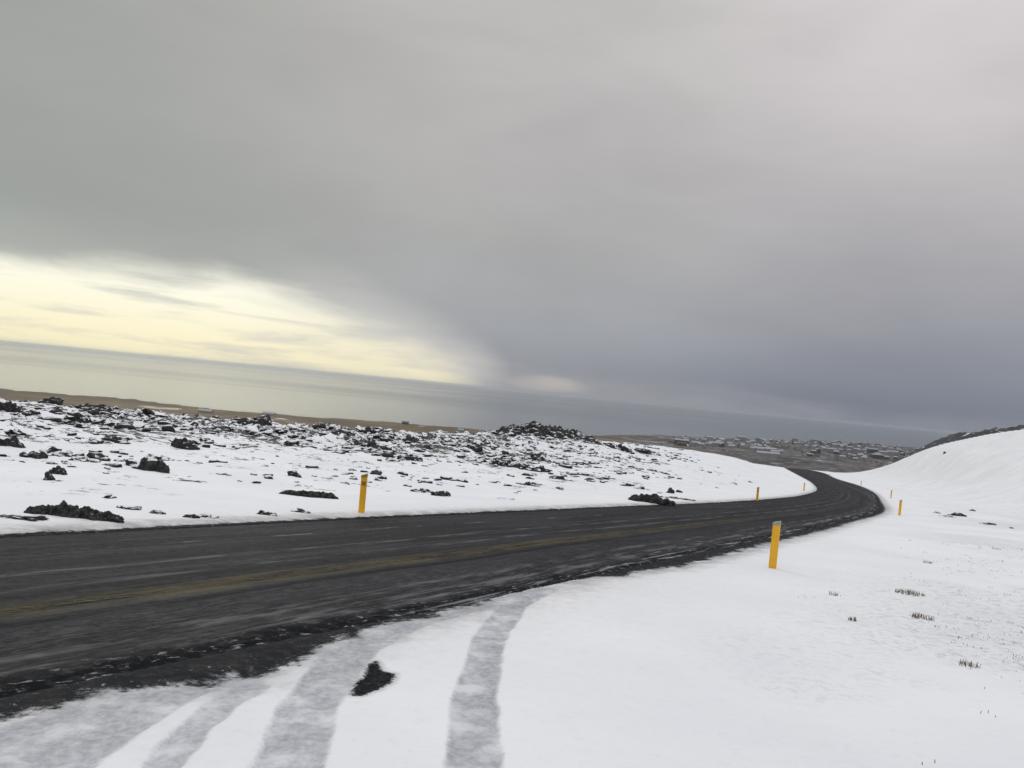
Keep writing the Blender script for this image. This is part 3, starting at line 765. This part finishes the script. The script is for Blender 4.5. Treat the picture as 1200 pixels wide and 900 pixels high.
for (u, v, src, lab) in posts:
    h = hit(u, v)
    if src.name in used: o = copy_tree(src)
    else: o = src; used.add(src.name)
    o.location = (h[0], h[1], h[2]-.03); o.rotation_euler = (random.uniform(-.01, .01), random.uniform(-.012, .012), -math.atan2(h[0], h[1])*.9+random.uniform(-.2, .1))
    sc_ = .97 if h[1] < 30 else .95
    o.scale = (sc_*(1.12 if h[1] < 30 else 1.05),)*2+(sc_,)
    tag(o, lab, 'marker post', 'yellow marker posts along the road')
    print('POST', u, v, [round(q, 2) for q in h])

# ------------------------------------------------------------------ far houses and shore buildings
MW = {'white': m_simple('white_render', (.31, .31, .32), .8, .1, .3), 'grey': m_simple('grey_render', (.30, .31, .33), .8, .1, .3), 'dark': m_simple('dark_cladding', (.09, .09, .10), .8, .1, .3),
      'red': m_simple('red_iron', (.14, .055, .04), .7, .1, .3), 'snowy': m_simple('snowy_roof', (.36, .37, .39), .8, .05, .3), 'glass': m_simple('window_glass', (.03, .035, .04), .15, .1, 1.)}  # white walls and snowy roofs dulled: distance haze put into their colour
def house(x, y, w, d, h, rh, rz, wall, roof, label, group=None, name='house', windows=True, cat='house'):
    z = tz(x, y); root = empty(name, (x, y, z), rz)
    V, Fc = box(-w/2, w/2, -d/2, d/2, -3, h); V += [(-w/2+.02, 0, h+rh-.15), (w/2-.02, 0, h+rh-.15)]; Fc += [(0+4, 3+4, 8), (5, 9, 6)]
    mesh_obj('wall', V, Fc, MW[wall], root)
    e = .5; V = [(-w/2-e, -d/2-e, h-.3), (w/2+e, -d/2-e, h-.3), (w/2+e, 0, h+rh), (-w/2-e, 0, h+rh), (-w/2-e, d/2+e, h-.3), (w/2+e, d/2+e, h-.3)]
    V += [(a, b, c+.3) for a, b, c in V]
    Fc = [(0, 1, 2, 3), (3, 2, 5, 4), (9, 8, 7, 6), (10, 11, 8, 9), (0, 6, 7, 1), (4, 5, 11, 10), (0, 3, 9, 6), (3, 4, 10, 9), (1, 7, 8, 2), (2, 8, 11, 5)]
    mesh_obj('roof', V, Fc, MW[roof], root)
    tag(root, label, cat, group); return root
# town
COLW = [('white', 'snowy', 'pale house with snowy roof in the distant seaside town'), ('grey', 'snowy', 'grey house with snowy roof in the distant seaside town'), ('dark', 'snowy', 'dark house with snowy roof in the distant seaside town'),
        ('white', 'dark', 'pale house with dark roof in the distant seaside town'), ('red', 'snowy', 'dull red house with snowy roof in the distant seaside town'), ('white', 'red', 'pale house with dull red roof in the distant seaside town')]
placed = []
tries = 0
while len(placed) < 190 and tries < 6000:
    tries += 1
    u = random.triangular(865, 1092, 1010) if random.random() < .85 else random.uniform(790, 900)
    x, y = at(u, random.uniform(2000, 4150) if u > 900 else random.uniform(2000, 2750))
    if y > coastY(np.array([x]), np.array([y]))[0]-160: continue
    if any((x-a)**2+(y-b)**2 < 26**2 for a, b in placed): continue
    if u > 900 and y < 2500 and random.random() < .7: continue
    placed.append((x, y)); k = random.choices(range(6), [7, 6, 5, 4, .25, .25])[0]
    big = random.random() < .16
    w = random.uniform(20, 42) if big else random.uniform(10, 17); d = random.uniform(9, 14); h = random.uniform(5, 12) if big else random.uniform(4, 8)
    house(x, y, w, d, h, random.uniform(2, 4), random.choice([0, .3, -.4, 1.2, 1.7])+random.uniform(-.1, .1), COLW[k][0], COLW[k][1], COLW[k][2], 'houses of the distant town by the sea')
def lowhit(u, v):
    d = wv((u-600)/F, -(v-450)/F, 1); t = (CAMZ+93)/-d.z; return d.x*t, d.y*t
for (u, v, w, d, h, wall, roof, lab, rz) in [
    (241, 482, 26, 12, 3.4, 'white', 'snowy', 'long low white building on the brown shore, leftmost of two', -.1),
    (315, 484.5, 24, 12, 3.2, 'white', 'snowy', 'long low white building on the brown shore, right of its twin', .05),
    (488, 495, 8, 8, 11, 'dark', 'dark', 'dark tall building silhouetted on the shore above the lava field', 0.),
    (475, 496, 14, 9, 3, 'dark', 'dark', 'low dark shed just left of the tall dark shore building', 0.),
    (540, 504, 12, 8, 3, 'white', 'snowy', 'tiny pale shed near the tip of the brown shore', 0.),
    (799, 520.5, 22, 12, 6, 'dark', 'red', 'reddish roofed farmhouse at the left end of the far town', .1),
    (896, 527, 60, 22, 8, 'white', 'snowy', 'long white hall in front of the far town, upper of two', .05),
    (899, 533, 55, 20, 7, 'white', 'snowy', 'long white hall in front of the far town, lower of two', .1),
    (907, 529.5, 26, 16, 6, 'grey', 'snowy', 'grey hall right of the two long white halls', .3)]:
    x, y = lowhit(u, v); house(x, y, w, d, h, 3, rz, wall, roof, lab, name='building', cat='building')
# dark woods between the houses
def wood_mat():
    m, t, b = mat('bare_scrub'); pos = t.n('ShaderNodeNewGeometry').outputs['Position']
    setp(t, b, Base__Color=t.mix(t.noise(pos, .2, 4), (.025, .03, .026), (.07, .07, .06)), Roughness=.9); return m
VV = []; FF = []
for k in range(2600):
    u = random.uniform(780, 1085); x, y = at(u, random.uniform(1900, 4150))
    if fbm(np.array([x/220]), np.array([y/220]), 3)[0] < .52 or y > coastY(np.array([x]), np.array([y]))[0]-150: continue
    VV.append((x, y))
if VV:
    A = np.array(VV); zz = terrain(A[:, 0], A[:, 1]); V = []; Fc = []
    for (x, y), z in zip(A, zz):
        h = random.uniform(3, 8)
        for q in range(14):
            cx = x+random.uniform(-1, 1)*h*.6; cy = y+random.uniform(-1, 1)*h*.6; cz = z+h*random.random(); s = h*.22; b0 = len(V)
            for _ in range(3): V.append((cx+random.uniform(-s, s), cy+random.uniform(-s, s), cz+random.uniform(-s, s)))
            Fc.append((b0, b0+1, b0+2))
    o = mesh_obj('woodland', V, Fc, wood_mat()); tag(o, 'dark leafless scrub and trees spread between the far town houses', 'woodland', None, 'stuff')

# ------------------------------------------------------------------ haze
HZ = True
if HZ:
    V, Fc = box(-75000, 75000, -9000, 75000, -107, 40)
    m = bpy.data.materials.new('haze'); m.use_nodes = True; nt = m.node_tree; nt.nodes.clear()
    out = nt.nodes.new('ShaderNodeOutputMaterial'); pv = nt.nodes.new('ShaderNodeVolumePrincipled')
    pv.inputs['Color'].default_value = (.84, .88, .94, 1); pv.inputs['Density'].default_value = .00003; pv.inputs['Anisotropy'].default_value = .82
    nt.links.new(pv.outputs[0], out.inputs['Volume'])
    o = mesh_obj('haze', V, Fc, m); o['kind'] = 'stuff'; o['label'] = 'thin grey sea haze over the whole landscape'; o['category'] = 'haze'

# ------------------------------------------------------------------ sky
SUN_AZ, SUN_EL = -24., 30.
w = bpy.data.worlds.new('World'); S.world = w; w.use_nodes = True; t = NT(w.node_tree); w.node_tree.nodes.clear()
tc = t.n('ShaderNodeTexCoord').outputs['Generated']; sep = t.n('ShaderNodeSeparateXYZ', Vector=tc)
az = t.m('MULTIPLY', t.m('ARCTAN2', sep.outputs[0], sep.outputs[1]), 57.2958)
el = t.m('MULTIPLY', t.m('ARCSINE', sep.outputs[2]), 57.2958)
comb = t.n('ShaderNodeCombineXYZ', X=az, Y=el).outputs[0]
def ramp(x, stops):
    nd = t.nt.nodes.new('ShaderNodeValToRGB'); cr = nd.color_ramp; cr.interpolation = 'B_SPLINE' if False else 'EASE'
    while len(cr.elements) > 1: cr.elements.remove(cr.elements[-1])
    cr.elements[0].position = stops[0][0]/90.; cr.elements[0].color = (*stops[0][1], 1)
    for p, c in stops[1:]: e = cr.elements.new(p/90.); e.color = (*c, 1)
    cr.interpolation = 'LINEAR'
    t.set(nd.inputs[0], t.m('DIVIDE', x, 90.)); return nd.outputs[0]
warp = t.noise(t.mapv(comb, (.05, .12, 1)), 1, 4, .5)
elw = t.m('MAXIMUM', t.m('ADD', el, t.m('MULTIPLY', t.m('SUBTRACT', warp, .5), t.ss(el, 2, 12, 1., 7.))), 0.)
Z1 = (1.27, 1.30, 1.40)
rR = ramp(elw, [(0, s2l(106, 114, 131)), (2.5, s2l(122, 127, 141)), (6, s2l(147, 148, 156)), (12, s2l(176, 173, 175)), (20, s2l(198, 193, 193)), (28, s2l(212, 206, 206)), (45, (.82, .82, .85)), (80, Z1)])
rC = ramp(elw, [(0, s2l(132, 136, 147)), (1.5, s2l(137, 142, 153)), (4, s2l(152, 155, 162)), (7, s2l(159, 160, 163)), (11, s2l(166, 165, 164)), (18, s2l(178, 175, 174)), (28, s2l(188, 185, 184)), (45, (.8, .8, .8)), (80, Z1)])
rL = ramp(elw, [(0, s2l(185, 187, 182)), (6, s2l(160, 164, 160)), (9, s2l(150, 154, 151)), (14, s2l(151, 154, 151)), (20, s2l(150, 153, 151)), (28, s2l(153, 156, 154)), (45, (.72, .73, .73)), (80, Z1)])
deck = t.mix(t.ss(az, -30, 0), rL, rC); deck = t.mix(t.ss(az, 0, 26), deck, rR)
cn = t.noise(t.mapv(comb, (.06, .16, 1), (4, 2, 0)), 1, 6, .55, .3)
deck = t.mix(1., deck, deck)
mul = t.ss(cn, .25, .75, 1.01, 1.13)
vm = t.n('ShaderNodeVectorMath', _operation='SCALE'); t.set(vm.inputs[0], deck); t.set(vm.inputs['Scale'], mul); deck = vm.outputs[0]
# clear gap under the cloud deck, low on the left
gn = t.noise(t.mapv(comb, (.08, .35, 1), (1, 5, 0)), 1, 6, .55, .5)
gw = t.m('MULTIPLY', t.m('SUBTRACT', gn, .5), 3.4)
top = t.nt.nodes.new('ShaderNodeFloatCurve'); cv = top.mapping.curves[0]
pts = [(-180, 2), (-90, 3), (-55, 4.8), (-33, 5.4), (-26, 6.0), (-21, 5.8), (-16, 5.0), (-11, 3.6), (-7, 2.2), (-4.5, 1.0), (-2.5, .2), (0, -2), (180, -4)]
nodes = [((a+180)/360, (b+5)/15) for a, b in pts]
cv.points[0].location = nodes[0]; cv.points[1].location = nodes[-1]
for p in nodes[1:-1]: cv.points.new(*p)
for p in cv.points: p.handle_type = 'VECTOR'
top.mapping.update()
t.set(top.inputs['Value'], t.m('DIVIDE', t.m('ADD', az, 180.), 360.))
topel = t.m('SUBTRACT', t.m('MULTIPLY', top.outputs[0], 15.), 5.)
g = t.ss(t.m('SUBTRACT', t.m('ADD', topel, gw), el), -1.2, 1.5)
halo = t.m('MULTIPLY', t.ss(t.m('SUBTRACT', t.m('ADD', topel, t.m('ADD', gw, 1.9)), el), -2.2, 2.), t.m('MULTIPLY', t.ss(az, -20, -10), t.ss(el, .1, 1.2, .45, .8)))
deck = t.mix(halo, deck, s2l(204, 203, 200))
gcol = t.mix(t.ss(el, 0, 6), s2l(251, 243, 204), (1.02, 1.01, .86))
streak = t.noise(t.mapv(comb, (.09, .75, 1), (7, 0, 0), (0, 0, .03)), 1, 5, .55, .3)
gcol = t.mix(t.ss(streak, .46, .68, 0, .8), gcol, s2l(205, 205, 198))
gcol = t.mix(t.ss(az, -22, -8, 0, .35), gcol, s2l(224, 219, 202))
sky = t.mix(g, deck, gcol)
# small pale glow on the horizon right of the gap
gd = t.m('ADD', t.m('POWER', t.m('DIVIDE', t.m('SUBTRACT', az, 2.6), 2.6), 2.), t.m('POWER', t.m('DIVIDE', t.m('SUBTRACT', el, .7), .6), 2.))
sky = t.mix(t.m('MULTIPLY', t.ss(t.m('ADD', gd, t.m('MULTIPLY', t.m('SUBTRACT', gn, .5), 5.)), 1.6, -.6), .75), sky, s2l(196, 188, 184))
bgc = t.nt.nodes.new('ShaderNodeBackground'); t.set(bgc.inputs[0], sky); bgc.inputs[1].default_value = 1.
ns = t.nt.nodes.new('ShaderNodeTexSky'); ns.sky_type = 'NISHITA'; ns.sun_disc = False
ns.sun_elevation = math.radians(SUN_EL); ns.sun_rotation = math.radians(SUN_AZ)
bgn = t.nt.nodes.new('ShaderNodeBackground'); t.nt.links.new(ns.outputs[0], bgn.inputs[0]); bgn.inputs[1].default_value = .06
ms = t.nt.nodes.new('ShaderNodeMixShader'); ms.inputs[0].default_value = .06
t.nt.links.new(bgc.outputs[0], ms.inputs[1]); t.nt.links.new(bgn.outputs[0], ms.inputs[2])
wo = t.nt.nodes.new('ShaderNodeOutputWorld'); t.nt.links.new(ms.outputs[0], wo.inputs[0])
sun = bpy.data.lights.new('sun', 'SUN'); sun.energy = .5; sun.angle = math.radians(20); sun.color = (1, .95, .86)
so = bpy.data.objects.new('sun', sun); COL.objects.link(so)
dirn = Vector((math.sin(math.radians(SUN_AZ))*math.cos(math.radians(SUN_EL)), math.cos(math.radians(SUN_AZ))*math.cos(math.radians(SUN_EL)), math.sin(math.radians(SUN_EL))))
so.rotation_euler = dirn.to_track_quat('Z', 'Y').to_euler()

S.view_settings.view_transform = 'Standard'; S.view_settings.look = 'None'; S.view_settings.exposure = 0; S.view_settings.gamma = 1
S.cycles.use_denoising = True
S.cycles.max_bounces = 6; S.cycles.volume_bounces = 1
